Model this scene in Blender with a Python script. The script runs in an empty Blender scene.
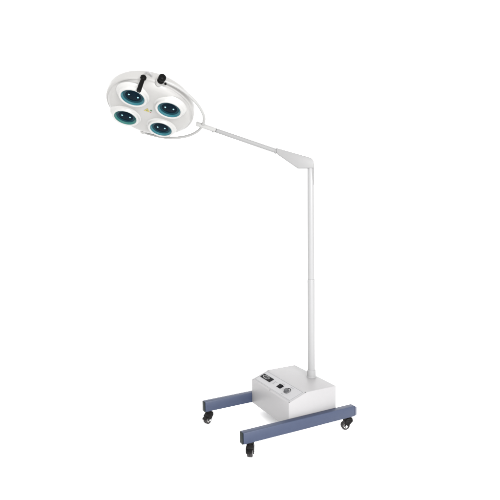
import bpy, bmesh, math
from mathutils import Vector, Matrix

S = bpy.context.scene
COL = S.collection

# ------------------------------------------------------------ camera
cam_d = bpy.data.cameras.new("camera")
cam = bpy.data.objects.new("camera", cam_d)
COL.objects.link(cam)
cam_d.sensor_width = 36
cam_d.angle = math.radians(53.858)
cam_d.clip_start = 0.05
cam_d.clip_end = 200
R = Matrix(((0.88873, 0.05074, -0.45562),
            (-0.45821, 0.06704, -0.88631),
            (-0.01443, 0.99646, 0.08283)))
cam.matrix_world = Matrix.Translation((-0.86566, -1.76702, 1.03533)) @ R.to_4x4()
S.camera = cam

# ------------------------------------------------------------ studio light
w = bpy.data.worlds.new("World")
S.world = w
w.use_nodes = True
bg = w.node_tree.nodes["Background"]
bg.inputs[0].default_value = (1.0, 1.0, 1.0, 1)
bg.inputs[1].default_value = 1.0
# white world light, gradient added: brighter on the left, so right-hand sides darken
wnt = w.node_tree
wtc = wnt.nodes.new("ShaderNodeTexCoord")
wdp = wnt.nodes.new("ShaderNodeVectorMath"); wdp.operation = 'DOT_PRODUCT'
wdp.inputs[1].default_value = (-0.888, 0.458, 0.0)
wnt.links.new(wtc.outputs["Generated"], wdp.inputs[0])
wma = wnt.nodes.new("ShaderNodeMath"); wma.operation = 'MULTIPLY_ADD'
wma.inputs[1].default_value = 0.50
wma.inputs[2].default_value = 1.98
wnt.links.new(wdp.outputs["Value"], wma.inputs[0])
wnt.links.new(wma.outputs[0], bg.inputs[1])

def area(name, loc, target, size, size_y, power, color):
    ld = bpy.data.lights.new(name, 'AREA')
    ld.shape = 'RECTANGLE'; ld.size = size; ld.size_y = size_y
    ld.energy = power; ld.color = color
    o = bpy.data.objects.new(name, ld)
    COL.objects.link(o)
    o.location = loc
    o.rotation_euler = (Vector(target) - Vector(loc)).to_track_quat('-Z', 'Y').to_euler()
    return o
area("softbox", (-0.3, -4.2, 1.7), (0.4, 0.2, 0.4), 1.4, 1.4, 370, (0.985, 0.99, 1.0))
area("strip_softbox", (-1.9, -1.2, 2.4), (0.2, 0.3, 0.9), 0.5, 1.2, 10, (1.0, 0.98, 0.98))

S.view_settings.view_transform = 'Standard'
S.view_settings.look = 'None'
S.view_settings.exposure = 0
S.view_settings.gamma = 1

# ------------------------------------------------------------ materials
def mat(name, col, rough=0.4, metal=0.0, spec=0.5, var=0.03, nscale=60, bump=0.0, bscale=300, coat=0.0, alpha=None):
    m = bpy.data.materials.new(name); m.use_nodes = True
    nt = m.node_tree; b = nt.nodes["Principled BSDF"]
    tc = nt.nodes.new("ShaderNodeTexCoord")
    no = nt.nodes.new("ShaderNodeTexNoise"); no.inputs["Scale"].default_value = nscale
    no.inputs["Detail"].default_value = 4
    nt.links.new(tc.outputs["Object"], no.inputs["Vector"])
    mx = nt.nodes.new("ShaderNodeMix"); mx.data_type = 'RGBA'
    c = Vector(col)
    mx.inputs[6].default_value = (*(c * (1 - var)), 1)
    mx.inputs[7].default_value = (*(min(1, x * (1 + var)) for x in c), 1)
    nt.links.new(no.outputs["Fac"], mx.inputs[0])
    nt.links.new(mx.outputs[2], b.inputs["Base Color"])
    mr = nt.nodes.new("ShaderNodeMapRange")
    mr.inputs[3].default_value = max(0.02, rough - 0.05); mr.inputs[4].default_value = rough + 0.05
    nt.links.new(no.outputs["Fac"], mr.inputs[0])
    nt.links.new(mr.outputs[0], b.inputs["Roughness"])
    b.inputs["Metallic"].default_value = metal
    b.inputs["Specular IOR Level"].default_value = spec
    b.inputs["Coat Weight"].default_value = coat
    if bump:
        n2 = nt.nodes.new("ShaderNodeTexNoise"); n2.inputs["Scale"].default_value = bscale
        nt.links.new(tc.outputs["Object"], n2.inputs["Vector"])
        bp = nt.nodes.new("ShaderNodeBump"); bp.inputs["Strength"].default_value = bump
        bp.inputs["Distance"].default_value = 0.001
        nt.links.new(n2.outputs["Fac"], bp.inputs["Height"])
        nt.links.new(bp.outputs[0], b.inputs["Normal"])
    return m

M = {
 'floor':  mat('white_sweep', (0.98, 0.98, 0.98), 0.9, spec=0.0, var=0.005, nscale=2),
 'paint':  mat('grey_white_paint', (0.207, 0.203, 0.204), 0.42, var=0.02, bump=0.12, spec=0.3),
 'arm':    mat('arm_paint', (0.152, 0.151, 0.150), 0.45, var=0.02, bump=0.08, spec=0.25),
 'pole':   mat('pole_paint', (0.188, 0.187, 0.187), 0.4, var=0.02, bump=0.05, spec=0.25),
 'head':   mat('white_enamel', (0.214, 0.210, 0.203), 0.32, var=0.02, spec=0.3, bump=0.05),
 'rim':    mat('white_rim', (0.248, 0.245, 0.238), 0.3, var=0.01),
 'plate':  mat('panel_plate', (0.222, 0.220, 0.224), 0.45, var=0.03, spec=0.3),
 'line':   mat('panel_print_grey', (0.12, 0.12, 0.125), 0.5, var=0.03),
 'blue':   mat('blue_enamel', (0.021, 0.029, 0.056), 0.45, var=0.10, nscale=40, bump=0.15, spec=0.3),
 'bluecap':mat('blue_cap', (0.018, 0.024, 0.052), 0.45, var=0.08),
 'cap':    mat('black_plastic_plug', (0.006, 0.009, 0.009), 0.5, spec=0.1, var=0.1),
 'black':  mat('black_plastic', (0.004, 0.0035, 0.0035), 0.45, spec=0.1, var=0.1),
 'knob':   mat('black_bakelite', (0.002, 0.002, 0.002), 0.4, spec=0.04, var=0.1),
 'tyre':   mat('grey_rubber', (0.02,0.018,0.018), 0.55, spec=0.2, var=0.15),
 'hub':    mat('hub_metal', (0.45, 0.44, 0.43), 0.3, metal=0.6),
 'steel':  mat('steel', (0.55, 0.55, 0.55), 0.3, metal=0.9),
 'screw':  mat('dark_screw', (0.08, 0.08, 0.08), 0.4, metal=0.5),
 'lens':   mat('dark_teal_glass', (0.0004, 0.0045, 0.009), 0.25, spec=0.015, var=0.6, nscale=22),
 'teal':   mat('teal_reflector', (0.002, 0.060, 0.075), 0.25, metal=0.0, spec=0.3, var=0.25, nscale=30),
 'tealdk': mat('deep_teal_reflector', (0.0008, 0.018, 0.026), 0.3, spec=0.05, var=0.3, nscale=30),
 'green_glass': mat('green_reflector', (0.002, 0.060, 0.052), 0.25, spec=0.3, var=0.25, nscale=30),
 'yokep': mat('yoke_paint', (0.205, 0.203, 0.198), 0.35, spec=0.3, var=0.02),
 'glint_bead':   mat('pale_glint', (0.17, 0.33, 0.36), 0.2, var=0.05),  # pale colour of the beads that imitate reflections
 'dial': mat('grey_dial', (0.045, 0.045, 0.048), 0.45, spec=0.2),
 'disp':   mat('display_black', (0.004, 0.004, 0.005), 0.5, spec=0.03),
 'print':  mat('white_print', (0.20, 0.20, 0.20), 0.5),
 'yellow': mat('yellow_print', (0.22, 0.18, 0.03), 0.5),
 'green':  mat('green_print', (0.04, 0.08, 0.03), 0.5),
 'red':    mat('red_print', (0.16, 0.06, 0.05), 0.5),
}

# ------------------------------------------------------------ mesh helpers
def new_obj(name, bm, m, parent=None, smooth=True, ang=35):
    bmesh.ops.remove_doubles(bm, verts=bm.verts, dist=1e-6)
    bmesh.ops.recalc_face_normals(bm, faces=bm.faces)
    me = bpy.data.meshes.new(name)
    bm.to_mesh(me); bm.free()
    me.materials.append(m)
    o = bpy.data.objects.new(name, me)
    COL.objects.link(o)
    if smooth:
        for p in me.polygons: p.use_smooth = True
        me.set_sharp_from_angle(angle=math.radians(ang))
    if parent: o.parent = parent
    return o

def frame(origin, zdir, xhint=(1, 0, 0)):
    z = Vector(zdir).normalized(); x = Vector(xhint)
    x = (x - z * x.dot(z))
    if x.length < 1e-4:
        x = Vector((0, 1, 0)); x = x - z * x.dot(z)
    x.normalize(); y = z.cross(x)
    m = Matrix((x, y, z)).transposed().to_4x4()
    m.translation = Vector(origin)
    return m

def lathe(bm, prof, T=Matrix.Identity(4), n=64):
    rings = []
    for r, z in prof:
        if r < 1e-6:
            rings.append([bm.verts.new(T @ Vector((0, 0, z)))])
        else:
            rings.append([bm.verts.new(T @ Vector((r * math.cos(2 * math.pi * i / n), r * math.sin(2 * math.pi * i / n), z))) for i in range(n)])
    for a, b in zip(rings, rings[1:]):
        for i in range(n):
            j = (i + 1) % n
            if len(a) == 1 and len(b) == 1: continue
            if len(a) == 1: bm.faces.new((a[0], b[i], b[j]))
            elif len(b) == 1: bm.faces.new((a[i], a[j], b[0]))
            else: bm.faces.new((a[i], a[j], b[j], b[i]))
    return bm

def arc(cx, cz, r, a0, a1, n=6):
    return [(cx + r * math.cos(math.radians(a0 + (a1 - a0) * k / n)), cz + r * math.sin(math.radians(a0 + (a1 - a0) * k / n))) for k in range(n + 1)]

def cyl(bm, p0, p1, r0, r1=None, n=32, bev=0.0):
    r1 = r0 if r1 is None else r1
    p0, p1 = Vector(p0), Vector(p1); L = (p1 - p0).length
    T = frame(p0, p1 - p0)
    if bev: prof = [(0, 0), (r0 - bev, 0), (r0, bev), (r1, L - bev), (r1 - bev, L), (0, L)]
    else: prof = [(0, 0), (r0, 0), (r1, L), (0, L)]
    return lathe(bm, prof, T, n)

def prism(bm, poly, h0, h1, T=Matrix.Identity(4), bev=0.0, seg=2):
    """polygon in local xy extruded along local z"""
    b2 = bmesh.new()
    lo = [b2.verts.new((x, y, h0)) for x, y in poly]
    hi = [b2.verts.new((x, y, h1)) for x, y in poly]
    b2.faces.new(lo[::-1]); b2.faces.new(hi)
    n = len(poly)
    for i in range(n):
        b2.faces.new((lo[i], lo[(i + 1) % n], hi[(i + 1) % n], hi[i]))
    bmesh.ops.recalc_face_normals(b2, faces=b2.faces)
    if bev:
        bmesh.ops.bevel(b2, geom=[e for e in b2.edges if e.calc_face_angle(0) > 0.35], offset=bev, segments=seg, profile=0.5, affect='EDGES')
    vm = {v: bm.verts.new(T @ v.co) for v in b2.verts}
    for f in b2.faces:
        bm.faces.new([vm[v] for v in f.verts])
    b2.free()
    return bm

def box(bm, a, b, bev=0.0, T=Matrix.Identity(4), seg=2):
    return prism(bm, [(a[0], a[1]), (b[0], a[1]), (b[0], b[1]), (a[0], b[1])], a[2], b[2], T, bev, seg)

def spline(pts, sub=8):
    P = [Vector(p) for p in pts]
    P = [P[0] * 2 - P[1]] + P + [P[-1] * 2 - P[-2]]
    out = []
    for i in range(1, len(P) - 2):
        for k in range(sub):
            t = k / sub
            a, b, c, d = P[i - 1:i + 3]
            out.append(0.5 * ((2 * b) + (c - a) * t + (2 * a - 5 * b + 4 * c - d) * t * t + (3 * b - a - 3 * c + d) * t ** 3))
    out.append(P[-2])
    return out

def tube(bm, pts, r, n=16):
    P = [Vector(p) for p in pts]
    up = None; rings = []
    for i, p in enumerate(P):
        d = (P[min(i + 1, len(P) - 1)] - P[max(i - 1, 0)]).normalized()
        if up is None:
            up = Vector((0, 0, 1)) if abs(d.z) < .9 else Vector((1, 0, 0))
        x = (up - d * up.dot(d)).normalized(); up = x; y = d.cross(x)
        rings.append([bm.verts.new(p + x * r * math.cos(2 * math.pi * k / n) + y * r * math.sin(2 * math.pi * k / n)) for k in range(n)])
    for a, b in zip(rings, rings[1:]):
        for i in range(n):
            bm.faces.new((a[i], a[(i + 1) % n], b[(i + 1) % n], b[i]))
    bm.faces.new(rings[0][::-1]); bm.faces.new(rings[-1])
    return bm

# ------------------------------------------------------------ setting: white studio sweep
fwd = Vector((0.4556, 0.8863, 0)).normalized(); rt = Vector((0.8863, -0.4556, 0)).normalized()
ctr = Vector((-0.866, -1.767, 0))
bm = bmesh.new()
fl = [bm.verts.new(ctr + fwd * a + rt * b) for a, b in ((-14, -16), (-14, 16), (5.4, 16), (5.4, -16))]
bm.faces.new(fl)
o = new_obj('floor', bm, M['floor'], smooth=False)
o['kind'] = 'structure'
o['label'] = 'seamless bright white studio floor under the lamp stand'

# white backdrop curving up from the far edge of the floor
bm = bmesh.new()
prof = [(5.4 + 1.2 * math.sin(math.radians(a)), 1.2 * (1 - math.cos(math.radians(a)))) for a in range(0, 91, 6)] + [(6.6, 6.5)]
prev = None
for d, z in prof:
    c = ctr + fwd * d
    row = [bm.verts.new(c + rt * s + Vector((0, 0, z))) for s in (-16, 16)]
    if prev: bm.faces.new((prev[0], prev[1], row[1], row[0]))
    prev = row
o = new_obj('backdrop', bm, M['floor'])
o['kind'] = 'structure'
o['label'] = 'plain white curved studio backdrop behind the lamp'

# ------------------------------------------------------------ the lamp
root = bpy.data.objects.new('surgical_lamp', None)
COL.objects.link(root)
root.location = (0.3, 0.2, 0)
root['label'] = 'white four-light surgical lamp on a tall pole with blue castored floor frame'
root['category'] = 'surgical lamp'
OFF = Matrix.Translation((-0.3, -0.2, 0))

def part(name, bm, m, parent=None, label=None, **k):
    """geometry is given in world metres; parts hang under the lamp's base"""
    if parent is None:
        bmesh.ops.transform(bm, matrix=OFF, verts=bm.verts)
        o = new_obj(name, bm, m, root, **k)
    else:
        bmesh.ops.transform(bm, matrix=OFF, verts=bm.verts)
        o = new_obj(name, bm, m, parent, **k)
    if label: o['label'] = label
    return o

# ---- floor frame: two blue rectangular beams
Z0, Z1 = 0.0604, 0.1104
def beam(x0, x1, y0, label):
    bm = bmesh.new()
    box(bm, (x0, y0, Z0), (x1, y0 + 0.03, Z1), 0.0028)
    b = part('base_beam', bm, M['blue'], label=label)
    bm = bmesh.new()                               # plug in the open end
    box(bm, (x0 - 0.0045, y0 + 0.0004, Z0 + 0.0006), (x0 - 0.0003, y0 + 0.0296, Z1 - 0.0006), 0.0015)
    part('end_cap', bm, M['cap'], b, 'black plastic end plug')
    bm = bmesh.new()                               # bevelled cap at the other end
    lo = [(x1 + .0003, y0 + .0006), (x1 + 0.018, y0 + 0.009), (x1 + 0.018, y0 + 0.022), (x1 + .0003, y0 + 0.0294)]
    vs = [bm.verts.new((x, y, Z0 + .001)) for x, y in lo]
    zt = [Z1 - .001, Z1 - 0.0125, Z1 - 0.0125, Z1 - .001]
    vt = [bm.verts.new((x, y, z)) for (x, y), z in zip(lo, zt)]
    bm.faces.new(vs[::-1]); bm.faces.new(vt)
    for i in range(4):
        bm.faces.new((vs[i], vs[(i + 1) % 4], vt[(i + 1) % 4], vt[i]))
    bmesh.ops.bevel(bm, geom=list(bm.edges), offset=0.0012, segments=2, affect='EDGES')
    part('end_cap', bm, M['bluecap'], b, 'blue bevelled end cap')
    return b
beam(0.0, 0.583, 0.0, 'blue beam nearest the viewer')
beam(-0.0135, 0.56, 0.3852, 'blue beam behind the control box')

# ---- casters
def caster(x, y, ang, label, trail=0.016, lever=True):
    u = Vector((math.cos(math.radians(ang)), math.sin(math.radians(ang)), 0))
    v = Vector((-u.y, u.x, 0))
    T = Matrix((u, Vector((0, 0, 1)), -v)).transposed().to_4x4()   # local: x=u, y=z, z=-v
    T.translation = Vector((x, y, 0))
    wr = 0.0195
    bm = bmesh.new()
    cyl(bm, (x, y, 0.0515), (x, y, Z0 - 0.0002), 0.0125, n=24, bev=0.0008)
    prism(bm, [(-0.015, 0.040), (-0.013, 0.0535), (0.012, 0.0535), (0.022, 0.044), (0.024, 0.038)], -0.0148, 0.0148, T, 0.0015)
    side = [(-0.015, 0.042), (0.010, 0.046), (0.024, 0.041), (trail + 0.008, 0.016), (trail + 0.003, 0.0125), (trail - 0.004, 0.0125), (trail - 0.009, 0.017)]
    for s in (-1, 1):
        a, b = sorted((s * 0.0125, s * 0.0165))
        prism(bm, side, a, b, T, 0.0012)
    c = part('caster', bm, M['black'], label=label)
    # wheel: lathe about axle
    Tw = frame((x + u.x * trail, y + u.y * trail, wr), v)
    bm = bmesh.new()
    lathe(bm, [(0.012, -0.0105), (0.0165, -0.0112)] + arc(0.0165, -0.0082, 0.003, -90, 0, 4) + [(0.0195, -0.002), (0.0175, -0.001), (0.0175, 0.001), (0.0195, 0.002)] + arc(0.0165, 0.0082, 0.003, 0, 90, 4) + [(0.012, 0.0105)], Tw, 40)
    part('wheel', bm, M['tyre'], c)
    bm = bmesh.new()
    lathe(bm, [(0, -0.0082), (0.006, -0.0082), (0.0118, -0.0100), (0.0118, 0.0100), (0.006, 0.0082), (0, 0.0082)], Tw, 32)
    part('wheel_hub', bm, M['hub'], c)
    bm = bmesh.new()                                # axle with a domed nut each side
    lathe(bm, [(0, -0.0205), (0.0035, -0.020), (0.0052, -0.0185), (0.0052, -0.0167), (0.002, -0.0167), (0.002, 0.0167), (0.0052, 0.0167), (0.0052, 0.0185), (0.0035, 0.020), (0, 0.0205)], Tw, 20)
    part('axle', bm, M['steel'], c)
    if lever:
        bm = bmesh.new()
        prism(bm, [(0.016, 0.042), (0.036, 0.032), (0.041, 0.026), (0.036, 0.0255), (0.018, 0.032)], -0.012, 0.012, T, 0.001)
        part('brake_pedal', bm, M['black'], c)
    return c
caster(0.038, 0.014, 235, 'front left caster with its wheel seen from the front', 0.010)
caster(0.012, 0.3995, 205, 'far left caster with brake pedal sticking out', 0.014)
caster(0.560, 0.015, 163, 'right caster turned sideways showing its hub', 0.019, lever=False)
caster(0.520, 0.3995, 150, 'caster hidden behind the control box', 0.016, lever=False)

# ---- control box
x0, x1, y0, y1 = 0.2394, 0.4966, 0.0304, 0.3848
zb, zm, zt, cx = 0.0608, 0.1798, 0.2134, 0.0969
bm = bmesh.new()
# profile in xz, extruded along y
Tb = Matrix(((1, 0, 0, 0), (0, 0, -1, 0), (0, 1, 0, 0), (0, 0, 0, 1)))
prism(bm, [(x0, zb), (x1, zb), (x1, zt), (x0 + cx, zt), (x0, zm)], -y1, -y0, Tb, 0.0022, 3)
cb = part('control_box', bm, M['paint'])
# sloped panel frame: origin at far-left lower corner, x = towards viewer (-y), y = up slope
sl = Vector((cx, 0, zt - zm)); SL = sl.length; sl.normalize()
sd = Vector((0, -1, 0)); nrm = sd.cross(sl).normalized()
if nrm.z < 0: nrm = -nrm
TP = Matrix((sd, sl, nrm)).transposed().to_4x4()
TP.translation = Vector((x0, y1, zm))
W = y1 - y0
def quad(a, b, h0, h1, bev=0.0006):
    bm = bmesh.new(); box(bm, (a[0], a[1], h0), (b[0], b[1], h1), bev, TP, 1); return bm
part('control_panel', quad((0.010, 0.010), (W - 0.010, SL - 0.010), -0.002, 0.0014), M['plate'], cb)
# printed border line, four strips just proud of the plate
bm = bmesh.new()
bx0, by0, bx1, by1, t = 0.013, 0.013, W - 0.013, SL - 0.013, 0.0014
for a, b in (((bx0, by0), (bx1, by0 + t)), ((bx0, by1 - t), (bx1, by1)), ((bx0, by0 + t), (bx0 + t, by1 - t)), ((bx1 - t, by0 + t), (bx1, by1 - t))):
    box(bm, (a[0], a[1], 0.0015), (b[0], b[1], 0.0018), 0, TP)
part('printed_border', bm, M['line'], cb, smooth=False)
# display with a white swoosh emblem
part('display', quad((0.022, 0.040), (0.116, 0.068), 0.0012, 0.0040, 0.0008), M['disp'], cb)
bm = bmesh.new()
pts_o = []; n = 28
cxp, cyp = 0.062, 0.054
for i in range(n):
    a0, a1 = 2 * math.pi * i / n, 2 * math.pi * (i + 1) / n
    q = []
    for a, (ra, rb) in ((a0, (0.029, 0.0098)), (a1, (0.029, 0.0098)), (a1, (0.025, 0.0072)), (a0, (0.025, 0.0072))):
        q.append(bm.verts.new(TP @ Vector((cxp + ra * math.cos(a), cyp + rb * math.sin(a), 0.0043))))
    bm.faces.new(q)
prism(bm, [(0.050, 0.0495), (0.055, 0.0495), (0.073, 0.0585), (0.067, 0.0585)], 0.0041, 0.0044, TP)
part('emblem', bm, M['print'], cb, smooth=False)
# rocker switch
bm = quad((0.182, 0.040), (0.216, 0.064), 0.0012, 0.0035, 0.0008)
prism(bm, [(0.042, 0.0036), (0.062, 0.0036), (0.062, 0.0075), (0.052, 0.0050), (0.042, 0.0042)], 0.185, 0.213,
      TP @ Matrix(((0, 0, 1, 0), (1, 0, 0, 0), (0, 1, 0, 0), (0, 0, 0, 1))), 0.0005)
part('power_switch', bm, M['disp'], cb)
# dimmer dial
Td = TP @ Matrix.Translation((0.262, 0.048, 0))
bm = bmesh.new()
lathe(bm, [(0, 0.0015), (0.0145, 0.0015), (0.0145, 0.003), (0.0110, 0.0042), (0.0100, 0.011), (0.0090, 0.012), (0, 0.0122)], Td, 36)
dial = part('dimmer_dial', bm, M['dial'], cb)
bm = bmesh.new()
for i in range(15):
    a = math.radians(-50 + i * 14)
    b = math.radians(-50 + (i + 1) * 14)
    ra, rb = 0.0185, 0.0185 + 0.002 + 0.0035 * i / 14
    q = [bm.verts.new(Td @ Vector((r * math.cos(t_), r * math.sin(t_), 0.0018))) for r, t_ in ((ra, a), (rb, a), (rb, b), (ra, b))]
    bm.faces.new(q)
part('dial_scale', bm, M['disp'], cb, smooth=False)
# faint printed captions
for xa, ya, L_ in ((0.135, 0.060, 0.022), (0.135, 0.052, 0.016), (0.135, 0.044, 0.019), (0.188, 0.071, 0.022), (0.248, 0.078, 0.028), (0.250, 0.022, 0.022)):
    bm = bmesh.new()
    poly = []
    n = int(L_ / 0.002)
    for k in range(n + 1): poly.append((xa + k * 0.002, ya + 0.0012 + (0.0022 if k % 2 else 0.0006)))
    prism(bm, [(xa, ya), (xa + n * 0.002, ya)] + poly[::-1], 0.0015, 0.0017, TP)
    part('caption', bm, M['line'], cb, smooth=False)
for sx, sy in ((0.005, 0.006), (W - 0.005, 0.006), (0.005, SL - 0.006), (W - 0.005, SL - 0.006), (W * 0.5, 0.005)):
    bm = bmesh.new()
    lathe(bm, [(0.0026, 0), (0.0026, 0.0007), (0.0015, 0.0016), (0, 0.0018)], TP @ Matrix.Translation((sx, sy, 0)), 16)
    part('screw', bm, M['screw'], cb)

# ---- pole
PX, PY = 0.4674, 0.1876
bm = bmesh.new()
lathe(bm, [(0, 0.2136), (0.0172, 0.2136), (0.0170, 0.690), (0.0164, 0.694), (0.0150, 0.694), (0.0150, 0.70)], Matrix.Translation((PX, PY, 0)), 48)
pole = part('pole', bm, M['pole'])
bm = bmesh.new()
lathe(bm, [(0.0152, 0.6945), (0.0158, 0.70), (0.0156, 1.16), (0.0150, 1.24), (0, 1.24)], Matrix.Translation((PX, PY, 0)), 48)
part('upper_tube', bm, M['pole'], pole)
bm = bmesh.new()
lathe(bm, [(0.0174, 0.2136), (0.0245, 0.2137), (0.0245, 0.2155), (0.0222, 0.2175), (0.0215, 0.2225), (0.0213, 0.243), (0.0205, 0.2475), (0.0174, 0.2495)], Matrix.Translation((PX, PY, 0)), 48)
part('pole_collar', bm, M['pole'], pole)
for az, z in ((-20, 0.235), (-60, 0.683), (150, 0.683)):
    a = math.radians(az); d = Vector((math.cos(a), math.sin(a), 0)); r0 = 0.0205 if z < 0.3 else 0.0168
    bm = bmesh.new(); c0 = Vector((PX, PY, z))
    cyl(bm, c0 + d * r0, c0 + d * (r0 + 0.0028), 0.0032, n=16, bev=0.0006)
    part('screw', bm, M['steel'], pole)

# ---- elbow housing (profile in the vertical plane through pole and arm)
H_ = Vector((-0.82087, 0.57111, 0)); Nn = Vector((0.57111, 0.82087, 0))
TE = Matrix((H_, Vector((0, 0, 1)), Nn)).transposed().to_4x4()
TE.translation = Vector((PX, PY, 0))
prof = [(0.160, 1.3215), (0.006, 1.2735)] + [(x, z) for x, z in ((-0.003, 1.2700), (-0.0095, 1.2630), (-0.0145, 1.2530), (-0.0165, 1.2400))] + \
       [(-0.0168, 1.2222), (0.0595, 1.2226), (0.160, 1.2945)]
bm = bmesh.new()
prism(bm, prof[::-1], -0.0175, 0.0175, TE, 0.0045, 3)
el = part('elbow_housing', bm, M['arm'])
# tapering tongue that runs down the outside of the pole under the housing
bm = bmesh.new()
ng = 9
rows = []
for z, hw in ((1.2221, 0.85), (1.20, 0.75), (1.17, 0.5), (1.145, 0.12)):
    row = []
    for k in range(ng):
        a = math.pi + math.radians(22) + (k / (ng - 1) - 0.5) * 2 * hw
        row.append((math.cos(a), math.sin(a), z))
    rows.append(row)
def tongue_pt(c, s, z, r): return TE @ Vector((c * r, z, s * r))
g = [[[bm.verts.new(tongue_pt(c, s, z, r)) for c, s, z in row] for row in rows] for r in (0.0150, 0.01675)]
for L_ in range(2):
    for i in range(3):
        for k in range(ng - 1):
            f = (g[L_][i][k], g[L_][i][k + 1], g[L_][i + 1][k + 1], g[L_][i + 1][k])
            bm.faces.new(f)
for i in range(3):
    for k in (0, ng - 1):
        bm.faces.new((g[0][i][k], g[0][i + 1][k], g[1][i + 1][k], g[1][i][k]))
for i in (0, 3):
    for k in range(ng - 1):
        bm.faces.new((g[0][i][k], g[0][i][k + 1], g[1][i][k + 1], g[1][i][k]))
part('skirt', bm, M['arm'], el)

# ---- head frame
FC = Vector((-0.22395, 0.49679, 1.4835))
HX = Vector((0.94632, -0.17965, -0.26873)); HY = Vector((-0.07355, -0.9292, 0.36219)); HN = Vector((-0.31477, -0.32298, -0.89253))
TH = Matrix((HX, HY, HN)).transposed().to_4x4(); TH.translation = FC
def hp(x, y, z): return TH @ Vector((x, y, z))

# ---- spring arm
A0 = TE @ Vector((0.158, 1.3065, 0))
YE = hp(0.262, -0.008, -0.03)
A1 = YE + (A0 - YE).normalized() * 0.075
bm = bmesh.new()
cyl(bm, A0 - (A1 - A0).normalized() * 0.03, A1, 0.0108, 0.0105, n=32, bev=0.001)
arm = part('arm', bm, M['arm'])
bm = bmesh.new()
cyl(bm, A0 + (A1 - A0).normalized() * 0.001, A0 + (A1 - A0).normalized() * 0.010, 0.0135, 0.0125, n=32, bev=0.001)
part('arm_ring', bm, M['arm'], arm)
d = (YE - A1).normalized()
bm = bmesh.new()
cyl(bm, A1 + d * 0.003, YE - d * -0.030, 0.0112, 0.0112, n=32, bev=0.002)
sock = part('arm_socket', bm, M['yokep'], arm)
bm = bmesh.new()
cyl(bm, A1 - d * 0.002, A1 + d * 0.0035, 0.0098, n=24)
part('swivel_joint', bm, M['screw'], arm)
bm = bmesh.new()
s0 = A1 + d * 0.02
cyl(bm, s0 + Vector((0, 0, -0.0108)), s0 + Vector((0, 0, -0.0145)), 0.004, n=16, bev=0.0006)
part('screw', bm, M['screw'], arm)

# ---- yoke: semicircular tube round the head
yk = [(0.018, 0.2195), (0.040, 0.2195), (0.085, 0.212), (0.134, 0.190), (0.185, 0.153), (0.226, 0.108), (0.254, 0.058), (0.263, 0.005), (0.259, -0.050), (0.242, -0.098),
      (0.212, -0.143), (0.170, -0.181), (0.120, -0.207), (0.060, -0.2185), (0.012, -0.2190)]
bm = bmesh.new()
tube(bm, spline([hp(x, y, -0.03) for x, y in yk], 6), 0.0068, 16)
yoke = part('yoke', bm, M['yokep'])
for (px, py), sg in (((0.012, 0.2045), 1), ((0.010, -0.2045), -1)):
    bm = bmesh.new()
    cyl(bm, hp(px, py - sg * .012, -0.03), hp(px, py + sg * 0.011, -0.03), 0.0165, 0.0150, n=28, bev=0.0015)
    part('pivot_boss', bm, M['head'], yoke)

# ---- lamp head
bm = bmesh.new()
Dx = 0.010
TD = TH @ Matrix.Translation((Dx, 0, 0))
R0 = 0.2
prof = [(0, 0.0), (0.10, -0.001), (0.150, -0.002), (0.166, -0.0040), (0.178, -0.0075), (0.186, -0.0145), (0.190, -0.021), (0.1915, -0.0255), (0.194, -0.0268)] + \
       arc(0.194, -0.0345, 0.008, 90, 0, 5) + [(0.2025, -0.060), (0.199, -0.071), (0.190, -0.081), (0.172, -0.090), (0.14, -0.097), (0.08, -0.104), (0, -0.106)]
lathe(bm, prof, TD, 128)
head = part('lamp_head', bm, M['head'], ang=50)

# four lamp pods
PODS = [(-0.0770, 0.0868), (-0.0868, -0.0834), (0.0868, 0.0834), (0.0834, -0.0868)]
for i, (a, b) in enumerate(PODS):
    T = TH @ Matrix.Translation((a, b + 0.006, -0.006))
    bm = bmesh.new()
    Rl = 0.0515
    lathe(bm, [(0.076, -0.004), (0.0745, 0.001), (0.070, 0.006), (0.0650, 0.0085), (0.0635, 0.0105), (0.0628, 0.0175), (0.0612, 0.0198), (0.0585, 0.0205), (0.055, 0.0198), (Rl + .0005, 0.0182), (Rl + .0005, 0.0)], T, 72)
    pod = part('lamp_pod', bm, M['rim'] , ang=60)
    bm = bmesh.new()
    lathe(bm, [(Rl, 0.018), (Rl - 0.002, 0.0172), (Rl - 0.0045, 0.0135), (Rl - 0.0080, 0.0105)], T, 72)
    part('reflector_ring', bm, M['green_glass' if i == 1 else 'teal'], pod, 'greener coated reflector ring' if i == 1 else None)
    bm = bmesh.new()
    lathe(bm, [(Rl - 0.0080, 0.0104), (Rl - 0.0125, 0.0088), (Rl - 0.0170, 0.0078)], T, 72)
    part('inner_reflector_ring', bm, M['tealdk'], pod)
    bm = bmesh.new()
    lathe(bm, [(Rl - 0.0168, 0.0077), (0.02, 0.0098), (0, 0.0105)], T, 72)
    part('heat_filter_glass', bm, M['lens'], pod)
    for bx, by in ((-0.019 + 0.002 * (i % 2), 0.005 - 0.002 * i), (0.021 - 0.0015 * i, 0.003 + 0.001 * i)):  # two added beads per lens, imitating bright reflections on the glass
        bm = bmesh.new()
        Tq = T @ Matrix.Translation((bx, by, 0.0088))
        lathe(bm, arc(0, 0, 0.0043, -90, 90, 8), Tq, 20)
        part('glint_bead', bm, M['glint_bead'], pod)

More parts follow.
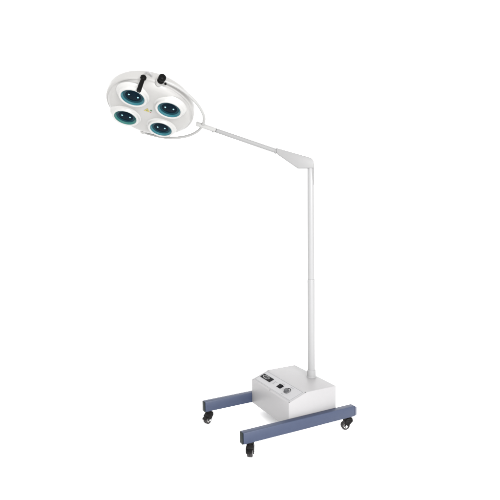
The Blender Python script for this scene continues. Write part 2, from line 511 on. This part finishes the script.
# sterile handle: black rod standing forward from the rim
bm = bmesh.new()
h0, h1 = hp(-0.0545, 0.2125, -0.024), hp(-0.061, 0.2055, 0.051)
Th = frame(h0, h1 - h0); L_ = (h1 - h0).length
lathe(bm, [(0, -0.004), (0.009, -0.003), (0.0128, 0.002), (0.0128, 0.011), (0.0092, 0.015), (0.0086, 0.018), (0.0096, L_ - 0.004), (0.0085, L_), (0, L_)], Th, 32)
hd = part('positioning_handle', bm, M['knob'])
bm = bmesh.new()
tube(bm, spline([hp(-0.050, 0.203, -0.046), hp(-0.048, 0.216, -0.048), hp(-0.036, 0.219, -0.048), hp(-0.026, 0.210, -0.046), hp(-0.024, 0.199, -0.046)], 6), 0.0035, 10)
part('handle_bracket', bm, M['paint'], hd)

# black tension knob on the top pivot of the yoke
Tk = frame(hp(0.015, 0.212, -0.026), HY + HX * 0.12)
bm = bmesh.new()
lathe(bm, [(0, 0.0), (0.010, 0.0), (0.0138, 0.003), (0.0148, 0.008), (0.0125, 0.0135), (0.0110, 0.016), (0.0132, 0.019), (0.0160, 0.024), (0.0162, 0.032), (0.0140, 0.038), (0.008, 0.0415), (0, 0.042)], Tk, 32)
kn = part('tension_knob', bm, M['knob'])
bm = bmesh.new()
c0 = hp(0.038, 0.219, -0.022)
cyl(bm, c0, c0 + HN * 0.007, 0.0048, n=16, bev=0.001)
part('screw', bm, M['knob'], kn)

# small printed warning mark in the middle of the face
def flat(poly, z, m, name):
    bm = bmesh.new()
    prism(bm, poly, z, z + 0.0006, TH)
    return part(name, bm, m, head, smooth=False)
flat([(-0.016, 0.010), (0.010, 0.010), (-0.003, 0.036)], 0.0003, M['yellow'], 'warning_mark')
flat([(-0.006, 0.014), (0.000, 0.014), (-0.003, 0.028)], 0.0010, M['green'], 'warning_mark')
flat([(0.010, 0.022), (0.020, 0.022), (0.018, 0.032), (0.010, 0.030)], 0.0003, M['green'], 'warning_mark')
flat([(0.012, 0.008), (0.018, 0.008), (0.018, 0.014), (0.012, 0.014)], 0.0003, M['red'], 'warning_mark')
